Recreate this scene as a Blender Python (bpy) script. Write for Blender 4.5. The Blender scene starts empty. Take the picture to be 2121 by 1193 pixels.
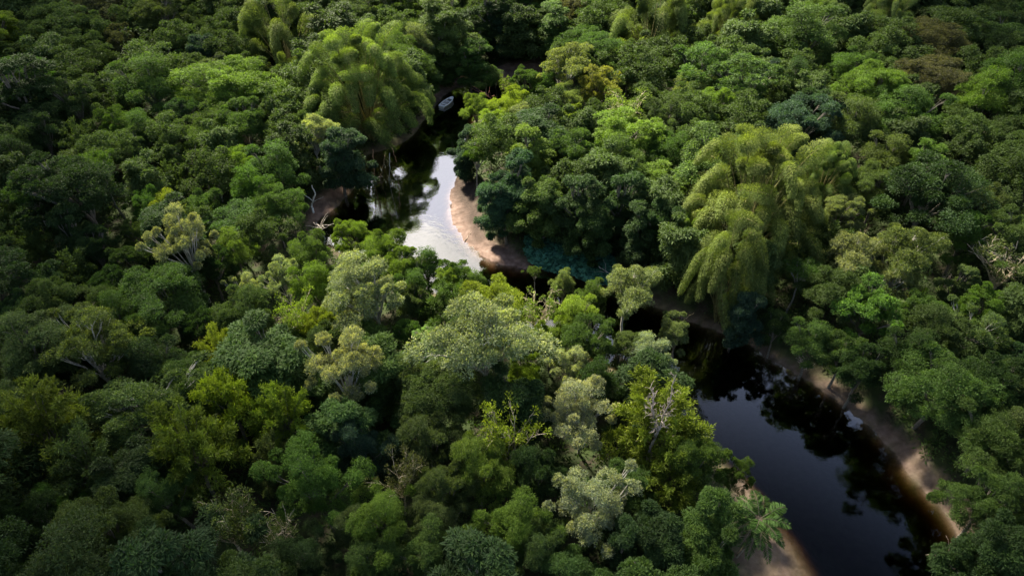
import bpy, math, random
import numpy as np
from mathutils import Vector
R = math.radians
rng = np.random.default_rng(7)
random.seed(7)
S = bpy.context.scene
COL = S.collection

# ------------------------------------------------------------------ camera
CAM_H, PITCH, FPX = 60.0, 40.0, 1433.0          # photo is 2121 x 1193
cd = bpy.data.cameras.new('camera'); cam = bpy.data.objects.new('camera', cd); COL.objects.link(cam)
cam.location = (0, 0, CAM_H); cam.rotation_euler = (R(90 - PITCH), 0, 0)
cd.sensor_width = 36; cd.lens = 36 * FPX / 2121; cd.clip_end = 3000; cd.clip_start = 0.5
S.camera = cam
# ------------------------------------------------------------------ light
SUN_EL, SUN_AZ = 46, -32                          # elevation; degrees to the right of the view direction
S.view_settings.view_transform = 'Standard'; S.view_settings.look = 'None'
S.view_settings.exposure = 2.05; S.view_settings.gamma = 1; S.view_settings.use_curve_mapping = False
ld = bpy.data.lights.new('sun', 'SUN'); ld.energy = 5.0; ld.angle = R(6); ld.color = (1, .92, .74)
sun = bpy.data.objects.new('sun', ld); COL.objects.link(sun)
sun.rotation_euler = (R(90 - SUN_EL), 0, R(180 - SUN_AZ))
w = bpy.data.worlds.new('World'); S.world = w; w.use_nodes = True
nt = w.node_tree; nt.nodes.clear(); N = nt.nodes.new; L = nt.links.new
sky = N('ShaderNodeTexSky'); sky.sky_type = 'NISHITA'; sky.sun_disc = False
sky.sun_elevation = R(SUN_EL); sky.sun_rotation = R(SUN_AZ); sky.air_density = 1.0; sky.dust_density = 2.0
bg1 = N('ShaderNodeBackground'); bg1.inputs[1].default_value = 0.05; L(sky.outputs[0], bg1.inputs[0])
tc = N('ShaderNodeTexCoord'); sx = N('ShaderNodeSeparateXYZ'); L(tc.outputs['Generated'], sx.inputs[0])
# cloud bank: broken cloud from the horizon up to about 50 degrees on the sun's side
nz = N('ShaderNodeTexNoise'); nz.inputs['Scale'].default_value = 2.6; nz.inputs['Detail'].default_value = 6
L(tc.outputs['Generated'], nz.inputs['Vector'])
mr = N('ShaderNodeMapRange'); mr.interpolation_type = 'SMOOTHSTEP'
mr.inputs[1].default_value = 0.80; mr.inputs[2].default_value = 0.62; mr.inputs[3].default_value = 0; mr.inputs[4].default_value = 1
ad = N('ShaderNodeMath'); ad.operation = 'MULTIPLY_ADD'; ad.inputs[1].default_value = 0.35
L(nz.outputs[0], ad.inputs[0]); sb = N('ShaderNodeMath'); sb.operation = 'SUBTRACT'; L(sx.outputs[2], sb.inputs[0]); sb.inputs[1].default_value = .09
L(sb.outputs[0], ad.inputs[2]); L(ad.outputs[0], mr.inputs[0])
fy = N('ShaderNodeMapRange'); fy.inputs[1].default_value = -0.5; fy.inputs[2].default_value = 0.6; fy.inputs[3].default_value = 0.05; fy.inputs[4].default_value = 1
L(sx.outputs[1], fy.inputs[0])
mm = N('ShaderNodeMath'); mm.operation = 'MULTIPLY'; L(mr.outputs[0], mm.inputs[0]); L(fy.outputs[0], mm.inputs[1])
bg2 = N('ShaderNodeBackground'); bg2.inputs[0].default_value = (.93, .93, 1, 1); bg2.inputs[1].default_value = .4
mx = N('ShaderNodeMixShader'); L(mm.outputs[0], mx.inputs[0]); L(bg1.outputs[0], mx.inputs[1]); L(bg2.outputs[0], mx.inputs[2])
wo = N('ShaderNodeOutputWorld'); L(mx.outputs[0], wo.inputs[0])
S.cycles.max_bounces = 6; S.cycles.diffuse_bounces = 3; S.cycles.glossy_bounces = 3; S.cycles.transmission_bounces = 3
S.cycles.transparent_max_bounces = 12; S.cycles.caustics_reflective = False; S.cycles.caustics_refractive = False

# ------------------------------------------------------------------ helpers
cp, sp = math.cos(R(PITCH)), math.sin(R(PITCH))
def ground_pt(px, py, z=0.0):
    """photo pixel -> world x, y on the level z"""
    u = (px - 1060.5) / FPX; v = (596.5 - py) / FPX
    dx, dy, dz = u, cp + v * sp, -sp + v * cp
    t = (z - CAM_H) / dz
    return np.array([dx * t, dy * t])
def to_px(x, y, z):
    d = y * cp - (z - CAM_H) * sp; up = y * sp + (z - CAM_H) * cp
    return 1060.5 + FPX * x / d, 596.5 - FPX * up / d, d
def P(pts, z=0): return np.array([ground_pt(a, b, z) for a, b in pts])
def smooth(a, b, x):
    t = np.clip((x - a) / (b - a), 0, 1); return t * t * (3 - 2 * t)
def sdf(pts, poly):
    """signed distance to polygon, positive inside"""
    pts = np.asarray(pts, float).reshape(-1, 2); d = np.full(len(pts), 1e9); ins = np.zeros(len(pts), bool)
    for i in range(len(poly)):
        a = poly[i]; b = poly[(i + 1) % len(poly)]; e = b - a; q = pts - a
        t = np.clip((q @ e) / (e @ e + 1e-9), 0, 1); d = np.minimum(d, np.hypot(*(q - t[:, None] * e).T))
        c = (a[1] > pts[:, 1]) != (b[1] > pts[:, 1])
        with np.errstate(divide='ignore', invalid='ignore'):
            xx = a[0] + (pts[:, 1] - a[1]) * e[0] / (e[1] if e[1] else 1e-9)
        ins ^= c & (pts[:, 0] < xx)
    return np.where(ins, d, -d)
def hsh(ix, iy, s): 
    h = np.sin(ix * 127.1 + iy * 311.7 + s * 74.7) * 43758.5453; return h - np.floor(h)
def vnoise(x, y, s=0):
    ix, iy = np.floor(x), np.floor(y); fx, fy_ = x - ix, y - iy; fx = fx * fx * (3 - 2 * fx); fy_ = fy_ * fy_ * (3 - 2 * fy_)
    return (hsh(ix, iy, s) * (1 - fx) + hsh(ix + 1, iy, s) * fx) * (1 - fy_) + (hsh(ix, iy + 1, s) * (1 - fx) + hsh(ix + 1, iy + 1, s) * fx) * fy_
def fbm(x, y, s=0): return sum(vnoise(x * 2 ** k, y * 2 ** k, s + k) * .5 ** (k + 1) for k in range(4))
def nrm(v): return v / (np.linalg.norm(v, axis=-1, keepdims=True) + 1e-9)
def rdir(n, r=None):
    return nrm((r or rng).normal(size=(n, 3)))

def smooth_closed(pts, it=2):
    for _ in range(it):
        q = np.roll(pts, -1, 0); pts = np.stack([pts * .75 + q * .25, pts * .25 + q * .75], 1).reshape(-1, 2)
    return pts
RIVER = smooth_closed(it=1, pts=P([
    (915, 205), (935, 188), (970, 178), (1000, 172), (1035, 168), (1075, 160), (1125, 158), (1180, 162), (1170, 186), (1100, 196), (1060, 204),
    (1020, 214), (990, 226), (978, 250), (985, 290), (975, 330), (940, 362), (931, 400), (930, 440), (940, 475), (970, 512), (1010, 540), (1060, 556), (1105, 560),
    (1150, 566), (1210, 585), (1280, 606), (1360, 640), (1440, 672), (1530, 706), (1620, 762), (1700, 806), (1770, 858), (1840, 925), (1900, 1000),
    (1960, 1062), (1985, 1110), (2040, 1160), (2080, 1230), (2120, 1330), (1560, 1400), (1600, 1260), (1618, 1180), (1600, 1120), (1575, 1070), (1545, 1010), (1490, 950), (1420, 880),
    (1350, 815), (1260, 755), (1180, 728), (1090, 705), (1000, 645), (900, 605), (800, 565), (720, 528), (655, 500), (648, 468), (672, 448),
    (715, 415), (745, 370), (755, 322), (810, 308), (850, 288), (872, 258), (895, 228)]))
SANDBAR = smooth_closed(P([(938, 360), (962, 372), (985, 400), (990, 440), (1000, 480), (1030, 505), (1060, 520), (1085, 545), (1110, 556), (1080, 575), (1020, 560), (950, 510), (915, 450), (915, 390)]))
BEACH = smooth_closed(P([(1540, 960), (1605, 1030), (1690, 1110), (1760, 1200), (1790, 1350), (1540, 1400), (1520, 1240), (1535, 1150), (1530, 1050)]))
SOIL1 = smooth_closed(P([(905, 215), (925, 192), (960, 172), (968, 152), (940, 160), (915, 178), (895, 198)]))
SOIL2 = smooth_closed(P([(1025, 168), (1028, 148), (1070, 138), (1120, 132), (1180, 136), (1180, 165), (1110, 172)]))
SOIL3 = smooth_closed(P([(640, 470), (632, 440), (690, 395), (715, 368), (735, 375), (715, 415), (680, 450)]))
RIGHTBANK = P([(1370, 643), (1440, 674), (1530, 708), (1620, 764), (1700, 810), (1770, 862), (1840, 930), (1900, 1004), (1960, 1066), (1992, 1112)])
def dist_line(pts, line):
    d = np.full(len(pts), 1e9)
    for i in range(len(line) - 1):
        a = line[i]; e = line[i + 1] - a; q = pts - a; t = np.clip((q @ e) / (e @ e), 0, 1)
        d = np.minimum(d, np.hypot(*(q - t[:, None] * e).T))
    return d
def terrain(x, y):
    x = np.asarray(x, float).ravel(); y = np.asarray(y, float).ravel(); p = np.stack([x, y], 1)
    d = sdf(p, RIVER) + (fbm(x * .35, y * .35, 3) - .47) * 1.2
    bch = smooth(-3, 4, sdf(p, BEACH)); bar = smooth(-3, 1, sdf(p, SANDBAR))
    s_in = .75 * (1 - np.maximum(bch * .95, bar * .35)); s_out = .34 * (1 - .75 * np.maximum(bch, bar))
    z = np.where(d > 0, -np.minimum(d * s_in, 2.8), np.minimum(-d * s_out, 1.3))
    far = smooth(8, 60, -d)
    z += far * (2.5 + 2.5 * fbm(x * .02, y * .02, 9)) + smooth(1, 6, -d) * (fbm(x * .2, y * .2, 5) - .4) * .5
    return z, d

def mk_mesh(name, verts, faces_flat, nper, mat=None, attrs=None, smoothf=False):
    me = bpy.data.meshes.new(name); nf = len(faces_flat) // nper
    me.vertices.add(len(verts)); me.vertices.foreach_set('co', np.ascontiguousarray(verts, dtype=np.float32).ravel())
    me.loops.add(len(faces_flat)); me.loops.foreach_set('vertex_index', np.ascontiguousarray(faces_flat, dtype=np.int32))
    me.polygons.add(nf); me.polygons.foreach_set('loop_start', np.arange(0, nf * nper, nper, dtype=np.int32))
    me.polygons.foreach_set('use_smooth', np.full(nf, smoothf))
    for k, (dom, arr) in (attrs or {}).items():
        a = me.attributes.new(k, 'FLOAT', dom); a.data.foreach_set('value', np.asarray(arr, np.float32))
    me.update(); me.validate()
    if mat: me.materials.append(mat)
    return me
def link(name, data, parent=None, loc=None):
    o = bpy.data.objects.new(name, data); COL.objects.link(o)
    if parent: o.parent = parent
    if loc is not None: o.location = loc
    return o
def tag(o, label=None, cat=None, group=None, kind=None):
    if label: o['label'] = label
    if cat: o['category'] = cat
    if group: o['group'] = group
    if kind: o['kind'] = kind
    return o

# ------------------------------------------------------------------ materials
def new_mat(name):
    m = bpy.data.materials.new(name); m.use_nodes = True; m.node_tree.nodes.clear(); return m, m.node_tree.nodes.new, m.node_tree.links.new
def leaf_material():
    m, N, L = new_mat('leaf')
    oi = N('ShaderNodeObjectInfo'); t = N('ShaderNodeAttribute'); t.attribute_name = 'tint'; y = N('ShaderNodeAttribute'); y.attribute_name = 'young'
    # leaf to leaf tone
    mr = N('ShaderNodeMapRange'); mr.inputs[3].default_value = .45; mr.inputs[4].default_value = 1.6; L(t.outputs['Fac'], mr.inputs[0])
    mul = N('ShaderNodeVectorMath'); mul.operation = 'SCALE'; L(oi.outputs['Color'], mul.inputs[0]); L(mr.outputs[0], mul.inputs['Scale'])
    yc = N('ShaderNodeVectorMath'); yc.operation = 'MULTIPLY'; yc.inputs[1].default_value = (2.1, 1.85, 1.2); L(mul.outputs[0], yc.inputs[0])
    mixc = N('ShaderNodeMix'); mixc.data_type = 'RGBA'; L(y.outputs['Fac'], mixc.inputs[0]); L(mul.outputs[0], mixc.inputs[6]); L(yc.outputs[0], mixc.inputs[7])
    p = N('ShaderNodeBsdfPrincipled'); p.inputs['Roughness'].default_value = .6; p.inputs['Specular IOR Level'].default_value = .18
    L(mixc.outputs[2], p.inputs['Base Color'])
    tr = N('ShaderNodeBsdfTranslucent'); tcx = N('ShaderNodeVectorMath'); tcx.operation = 'MULTIPLY'; tcx.inputs[1].default_value = (1.25, 1.35, .5)
    L(mixc.outputs[2], tcx.inputs[0]); L(tcx.outputs[0], tr.inputs['Color'])
    ms = N('ShaderNodeMixShader'); ms.inputs[0].default_value = .33; L(p.outputs[0], ms.inputs[1]); L(tr.outputs[0], ms.inputs[2])
    o = N('ShaderNodeOutputMaterial'); L(ms.outputs[0], o.inputs[0]); return m
def bark_material():
    m, N, L = new_mat('bark'); oi = N('ShaderNodeObjectInfo'); tc = N('ShaderNodeTexCoord')
    n = N('ShaderNodeTexNoise'); n.inputs['Scale'].default_value = 3.5; n.inputs['Detail'].default_value = 5; L(tc.outputs['Object'], n.inputs[0])
    mr = N('ShaderNodeMapRange'); mr.inputs[1].default_value = .3; mr.inputs[2].default_value = .7; mr.inputs[3].default_value = .5; mr.inputs[4].default_value = 1.3; L(n.outputs[0], mr.inputs[0])
    mul = N('ShaderNodeVectorMath'); mul.operation = 'SCALE'; L(oi.outputs['Color'], mul.inputs[0]); L(mr.outputs[0], mul.inputs['Scale'])
    p = N('ShaderNodeBsdfPrincipled'); p.inputs['Roughness'].default_value = .85; L(mul.outputs[0], p.inputs['Base Color'])
    o = N('ShaderNodeOutputMaterial'); L(p.outputs[0], o.inputs[0]); return m
def plain(name, col, rough=.6, spec=.4, noise=0, nscale=8):
    m, N, L = new_mat(name); p = N('ShaderNodeBsdfPrincipled'); p.inputs['Roughness'].default_value = rough; p.inputs['Specular IOR Level'].default_value = spec
    p.inputs['Base Color'].default_value = (*col, 1)
    if noise:
        tc = N('ShaderNodeTexCoord'); n = N('ShaderNodeTexNoise'); n.inputs['Scale'].default_value = nscale; n.inputs['Detail'].default_value = 5; L(tc.outputs['Object'], n.inputs[0])
        cr = N('ShaderNodeValToRGB'); cr.color_ramp.elements[0].position = .35; cr.color_ramp.elements[1].position = .65
        cr.color_ramp.elements[0].color = (*[c * (1 - noise) for c in col], 1); cr.color_ramp.elements[1].color = (*[c * (1 + noise * .5) for c in col], 1)
        L(n.outputs[0], cr.inputs[0]); L(cr.outputs[0], p.inputs['Base Color'])
    o = N('ShaderNodeOutputMaterial'); L(p.outputs[0], o.inputs[0]); return m
def ground_material():
    m, N, L = new_mat('ground'); tc = N('ShaderNodeTexCoord')
    def noise(sc, det=6):
        n = N('ShaderNodeTexNoise'); n.inputs['Scale'].default_value = sc; n.inputs['Detail'].default_value = det; L(tc.outputs['Object'], n.inputs[0]); return n
    def ramp(fac, stops):
        c = N('ShaderNodeValToRGB'); L(fac, c.inputs[0]); e = c.color_ramp.elements
        while len(e) < len(stops): e.new(.5)
        for k, (p_, cl) in enumerate(stops): e[k].position = p_; e[k].color = (*cl, 1)
        return c
    def mix(f, a, b):
        x = N('ShaderNodeMix'); x.data_type = 'RGBA'
        if isinstance(f, float): x.inputs[0].default_value = f
        else: L(f, x.inputs[0])
        L(a, x.inputs[6]); L(b, x.inputs[7]); return x.outputs[2]
    floor = ramp(noise(.5).outputs[0], [(.3, (.018, .022, .010)), (.5, (.03, .045, .015)), (.7, (.045, .065, .02))])
    sand = ramp(noise(1.3, 9).outputs[0], [(.30, (.105, .068, .053)), (.5, (.165, .112, .092)), (.7, (.225, .160, .135))])
    soil = ramp(noise(1.0, 8).outputs[0], [(.3, (.13, .08, .058)), (.55, (.24, .155, .115)), (.75, (.33, .22, .17))])
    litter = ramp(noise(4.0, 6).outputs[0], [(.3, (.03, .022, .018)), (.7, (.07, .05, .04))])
    a1 = N('ShaderNodeAttribute'); a1.attribute_name = 'sand'; a2 = N('ShaderNodeAttribute'); a2.attribute_name = 'soil'; a3 = N('ShaderNodeAttribute'); a3.attribute_name = 'litter'
    c = mix(a1.outputs['Fac'], floor.outputs[0], sand.outputs[0]); c = mix(a2.outputs['Fac'], c, soil.outputs[0]); c = mix(a3.outputs['Fac'], c, litter.outputs[0])
    p = N('ShaderNodeBsdfPrincipled'); p.inputs['Roughness'].default_value = .9; p.inputs['Specular IOR Level'].default_value = .15; L(c, p.inputs['Base Color'])
    b = N('ShaderNodeBump'); b.inputs['Strength'].default_value = .5; b.inputs['Distance'].default_value = .12; L(noise(3, 8).outputs[0], b.inputs['Height']); L(b.outputs[0], p.inputs['Normal'])
    o = N('ShaderNodeOutputMaterial'); L(p.outputs[0], o.inputs[0]); return m
def water_material():
    m, N, L = new_mat('water'); tc = N('ShaderNodeTexCoord')
    n = N('ShaderNodeTexNoise'); n.inputs['Scale'].default_value = .9; n.inputs['Detail'].default_value = 4; L(tc.outputs['Object'], n.inputs[0])
    b = N('ShaderNodeBump'); b.inputs['Strength'].default_value = .13; b.inputs['Distance'].default_value = .10; L(n.outputs[0], b.inputs['Height'])
    g = N('ShaderNodeBsdfGlossy'); g.inputs['Roughness'].default_value = .02; g.inputs['Color'].default_value = (.96, .96, 1, 1); L(b.outputs[0], g.inputs['Normal'])
    t = N('ShaderNodeBsdfTransparent')
    lw = N('ShaderNodeLayerWeight'); lw.inputs['Blend'].default_value = .5
    cr = N('ShaderNodeMapRange'); cr.interpolation_type = 'SMOOTHSTEP'
    cr.inputs[1].default_value = .19; cr.inputs[2].default_value = .52; cr.inputs[3].default_value = .013; cr.inputs[4].default_value = .48
    L(lw.outputs['Facing'], cr.inputs[0])
    mx = N('ShaderNodeMixShader'); L(cr.outputs[0], mx.inputs[0]); L(t.outputs[0], mx.inputs[1]); L(g.outputs[0], mx.inputs[2])
    ab = N('ShaderNodeVolumeAbsorption'); ab.inputs['Color'].default_value = (.58, .50, .34, 1); ab.inputs['Density'].default_value = 3.4
    o = N('ShaderNodeOutputMaterial'); L(mx.outputs[0], o.inputs[0]); L(ab.outputs[0], o.inputs['Volume']); return m
LEAF, BARK, GROUND, WATER = leaf_material(), bark_material(), ground_material(), water_material()

# ------------------------------------------------------------------ ground and water
def build_ground():
    xs = np.concatenate([np.arange(-1500, -180, 60), np.arange(-180, 180, .9), np.arange(180, 1501, 60)])
    ys = np.concatenate([np.arange(-1500, 0, 60), np.arange(0, 230, .9), np.arange(230, 2500, 60)])
    X, Y = np.meshgrid(xs, ys); z, d = terrain(X, Y); p = np.stack([X.ravel(), Y.ravel()], 1); n = fbm(p[:, 0] * .5, p[:, 1] * .5, 2)
    n2 = fbm(p[:, 0] * 1.4, p[:, 1] * 1.4, 12)
    sand = smooth(-.8, .8, sdf(p, SANDBAR) + (n - .47) * 2)
    sand = np.maximum(sand, smooth(-1.5, .5, sdf(p, BEACH) + (n - .47) * 3) * .6)
    dr = dist_line(p, RIGHTBANK); wid = .45 + 1.1 * fbm(p[:, 0] * .12, p[:, 1] * .12, 21) + 1.3 * smooth(65, 45, p[:, 1])
    sand = np.maximum(sand, smooth(.25, -.25, dr - wid + (n - .5) * 2.0) * .7 * smooth(.7, -.2, d))
    sand = np.maximum(sand, smooth(-.6, .4, d) * .22)
    soil = np.zeros(len(p))
    for q in (SOIL1, SOIL2, SOIL3): soil = np.maximum(soil, smooth(-.8, .8, sdf(p, q) + (n - .47) * 3))
    soil = np.maximum(soil, smooth(-2.4, -.4, d) * smooth(.4, -.2, d) * .35) * (1 - sand)
    lit = smooth(.52, .6, n2) * smooth(-.3, -1.2, d) * .7
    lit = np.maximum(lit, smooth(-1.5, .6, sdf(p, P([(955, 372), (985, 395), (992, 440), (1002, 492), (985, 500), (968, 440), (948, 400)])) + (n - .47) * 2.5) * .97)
    lit *= (1 - soil * .5)
    global TG; TG = (xs, ys, z.reshape(len(ys), len(xs)))
    nx, ny = len(xs), len(ys); i = np.arange(nx * ny).reshape(ny, nx)
    f = np.stack([i[:-1, :-1], i[:-1, 1:], i[1:, 1:], i[1:, :-1]], -1).reshape(-1)
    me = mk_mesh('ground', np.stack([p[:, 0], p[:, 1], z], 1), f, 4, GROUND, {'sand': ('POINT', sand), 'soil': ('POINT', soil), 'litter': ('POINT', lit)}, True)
    tag(link('ground', me), kind='structure')
build_ground()
def tz(x, y):
    xs, ys, Z = TG; i = int(np.clip(np.searchsorted(xs, x) - 1, 0, len(xs) - 2)); j = int(np.clip(np.searchsorted(ys, y) - 1, 0, len(ys) - 2))
    u = (x - xs[i]) / (xs[i + 1] - xs[i]); v = (y - ys[j]) / (ys[j + 1] - ys[j])
    return float((Z[j, i] * (1 - u) + Z[j, i + 1] * u) * (1 - v) + (Z[j + 1, i] * (1 - u) + Z[j + 1, i + 1] * u) * v)
def build_water():
    x0, x1, y0, y1, zb = -60, 90, -30, 190, -7
    v = [(x, y, z) for z in (zb, 0) for x, y in ((x0, y0), (x1, y0), (x1, y1), (x0, y1))]
    f = [3, 2, 1, 0, 4, 5, 6, 7, 0, 1, 5, 4, 1, 2, 6, 5, 2, 3, 7, 6, 3, 0, 4, 7]
    tag(link('river_water', mk_mesh('river_water', np.array(v, float), f, 4, WATER)), kind='structure')
build_water()

# ------------------------------------------------------------------ ring of clouds added out of frame, with a gap, to shade the edges
def shade_cloud_material():
    m, N, L = new_mat('added_shade_cloud'); t = N('ShaderNodeBsdfTranslucent'); t.inputs[0].default_value = (.9, .9, .92, 1); d = N('ShaderNodeBsdfDiffuse'); d.inputs[0].default_value = (.85, .85, .88, 1)
    a = N('ShaderNodeMixShader'); a.inputs[0].default_value = .4; L(t.outputs[0], a.inputs[1]); L(d.outputs[0], a.inputs[2]); tr = N('ShaderNodeBsdfTransparent')
    tc = N('ShaderNodeTexCoord'); n = N('ShaderNodeTexNoise'); n.inputs['Scale'].default_value = .02; n.inputs['Detail'].default_value = 5; L(tc.outputs['Object'], n.inputs[0])
    mr = N('ShaderNodeMapRange'); mr.inputs[1].default_value = .35; mr.inputs[2].default_value = .65; mr.inputs[3].default_value = .12; mr.inputs[4].default_value = .38; L(n.outputs[0], mr.inputs[0])
    b = N('ShaderNodeMixShader'); L(mr.outputs[0], b.inputs[0]); L(a.outputs[0], b.inputs[1]); L(tr.outputs[0], b.inputs[2])
    o = N('ShaderNodeOutputMaterial'); L(b.outputs[0], o.inputs[0]); return m
SHADE_CLOUD_Z, GAP_C, GAP_R = 360.0, (4.0, 103.0), (71.0, 69.0)
def build_shade_cloud():
    el, az = R(SUN_EL), R(SUN_AZ); k = SHADE_CLOUD_Z / math.tan(el); cx, cy = GAP_C[0] + math.sin(az) * k, GAP_C[1] + math.cos(az) * k
    nt_, nr = 180, 44; th = np.arange(nt_) * 2 * math.pi / nt_; u = np.linspace(0, 1, nr); T, U = np.meshgrid(th, u, indexing='ij')
    wv = (fbm(np.cos(T) * 2.5 + 5, np.sin(T) * 2.5 + 5, 41) - .47) * 60
    r0 = 1 / np.sqrt((np.cos(T) / GAP_R[0]) ** 2 + (np.sin(T) / GAP_R[1]) ** 2) + wv; r1 = r0 + 150 + wv
    rad = r0 + (r1 - r0) * U; X = np.cos(T) * rad; Y = np.sin(T) * rad; hh = np.sin(math.pi * U) ** .5
    zt = hh * (14 + 50 * fbm(X * .02, Y * .02, 51)); zb = -hh * (3 + 12 * fbm(X * .03, Y * .03, 61))
    v = np.concatenate([np.stack([X, Y, zt], -1).reshape(-1, 3), np.stack([X, Y, zb], -1).reshape(-1, 3)]); i = np.arange(nt_ * nr).reshape(nt_, nr); j = np.roll(i, -1, 0); o = nt_ * nr
    f = np.concatenate([np.stack([i[:, :-1], j[:, :-1], j[:, 1:], i[:, 1:]][::-1], -1).reshape(-1), np.stack([i[:, :-1], j[:, :-1], j[:, 1:], i[:, 1:]], -1).reshape(-1) + o])
    tag(link('added_shade_cloud', mk_mesh('added_shade_cloud', v, f, 4, shade_cloud_material(), None, True), None, (cx, cy, SHADE_CLOUD_Z)), kind='structure')
build_shade_cloud()

# ------------------------------------------------------------------ foliage mesh tools
class Leaves:
    def __init__(s): s.v = []; s.t = []; s.y = []
    def add(s, pos, axis, side, ln, wd, tint, young):
        """diamond leaves: pos = stalk end, axis = growing direction, side = across"""
        n = len(pos); axis = nrm(axis); side = nrm(np.cross(axis, side)); ln = np.broadcast_to(ln, n)[:, None]; wd = np.broadcast_to(wd, n)[:, None]
        mid = pos + axis * ln * .5
        up = np.cross(side, axis) * wd * .18
        s.v.append(np.stack([pos, mid + side * wd * .5 + up, pos + axis * ln, mid - side * wd * .5 + up], 1).reshape(-1, 3)); s.t.append(tint); s.y.append(young)
    def mesh(s, name, mat=None):
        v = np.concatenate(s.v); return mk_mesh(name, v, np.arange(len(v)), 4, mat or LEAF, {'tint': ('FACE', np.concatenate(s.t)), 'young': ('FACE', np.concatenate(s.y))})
def tuft(lv, c, r, n, g, ln=.3, wd=.13, droop=.2, rad=1.0, flat=.8, young=.3, tone=None, out=None):
    """n leaves in each little ball centred at c (k,3) with radius r (k)"""
    k = len(c); d = rdir(k * n, g).reshape(k, n, 3); d[..., 2] = np.where(d[..., 2] < -.35, -d[..., 2], d[..., 2])
    rr = (g.random((k, n, 1)) ** .45) * np.asarray(r).reshape(-1, 1, 1)
    pos = c[:, None] + d * rr * np.array([1, 1, flat])
    ax = d * rad + rdir(k * n, g).reshape(k, n, 3) * .55; ax[..., 2] -= droop
    tn = (g.random((k, 1)) if tone is None else np.asarray(tone).reshape(-1, 1)) * .55 + g.random((k, n)) * .45
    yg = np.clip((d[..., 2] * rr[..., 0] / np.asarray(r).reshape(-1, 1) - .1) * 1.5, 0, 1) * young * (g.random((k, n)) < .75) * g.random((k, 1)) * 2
    m = k * n; s = .7 + .6 * g.random(m)
    sd_ = (d + (np.zeros((k, 1, 3)) if out is None else out[:, None] * .7)).reshape(-1, 3) + rdir(m, g) * .75
    lv.add(pos.reshape(-1, 3), ax.reshape(-1, 3), sd_, ln * s, wd * s, tn.ravel(), np.clip(yg, 0, 1).ravel())
def spread_dirs(n, g, zmin):
    """n roughly even directions with z > zmin, jittered"""
    i = np.arange(n) + .5; z = 1 - (1 - zmin) * i / n; a = i * 2.39996 + g.random() * 6.28; r_ = np.sqrt(np.clip(1 - z * z, 0, 1))
    return nrm(np.stack([r_ * np.cos(a), r_ * np.sin(a), z], 1) + g.normal(size=(n, 3)) * .16)
def tube(segs, pts, radii, sides=6):
    pts = np.asarray(pts, float); n = len(pts); t = nrm(np.gradient(pts, axis=0)); ref = np.array([.31, .87, .37]); a = nrm(np.cross(t, ref)); b = np.cross(t, a)
    th = np.arange(sides) * 2 * math.pi / sides; rr = np.asarray(radii, float).reshape(-1, 1, 1)
    v = pts[:, None] + rr * (a[:, None] * np.cos(th)[None, :, None] + b[:, None] * np.sin(th)[None, :, None])
    i = np.arange(n * sides).reshape(n, sides); j = np.roll(i, -1, 1)
    segs.append((v.reshape(-1, 3), np.stack([i[:-1], j[:-1], j[1:], i[1:]], -1).reshape(-1)))
def tubes_mesh(name, segs, mat=None):
    v, f, o = [], [], 0
    for a, b in segs: v.append(a); f.append(b + o); o += len(a)
    return mk_mesh(name, np.concatenate(v), np.concatenate(f), 4, mat or BARK, None, True)
def bez(a, b, c, n): t = np.linspace(0, 1, n)[:, None]; return a * (1 - t) ** 2 + 2 * b * t * (1 - t) + c * t * t
def wob(pts, g, amp):
    o = g.normal(size=pts.shape) * amp; o[0] = 0; o[-1] *= .4; return pts + o

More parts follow.
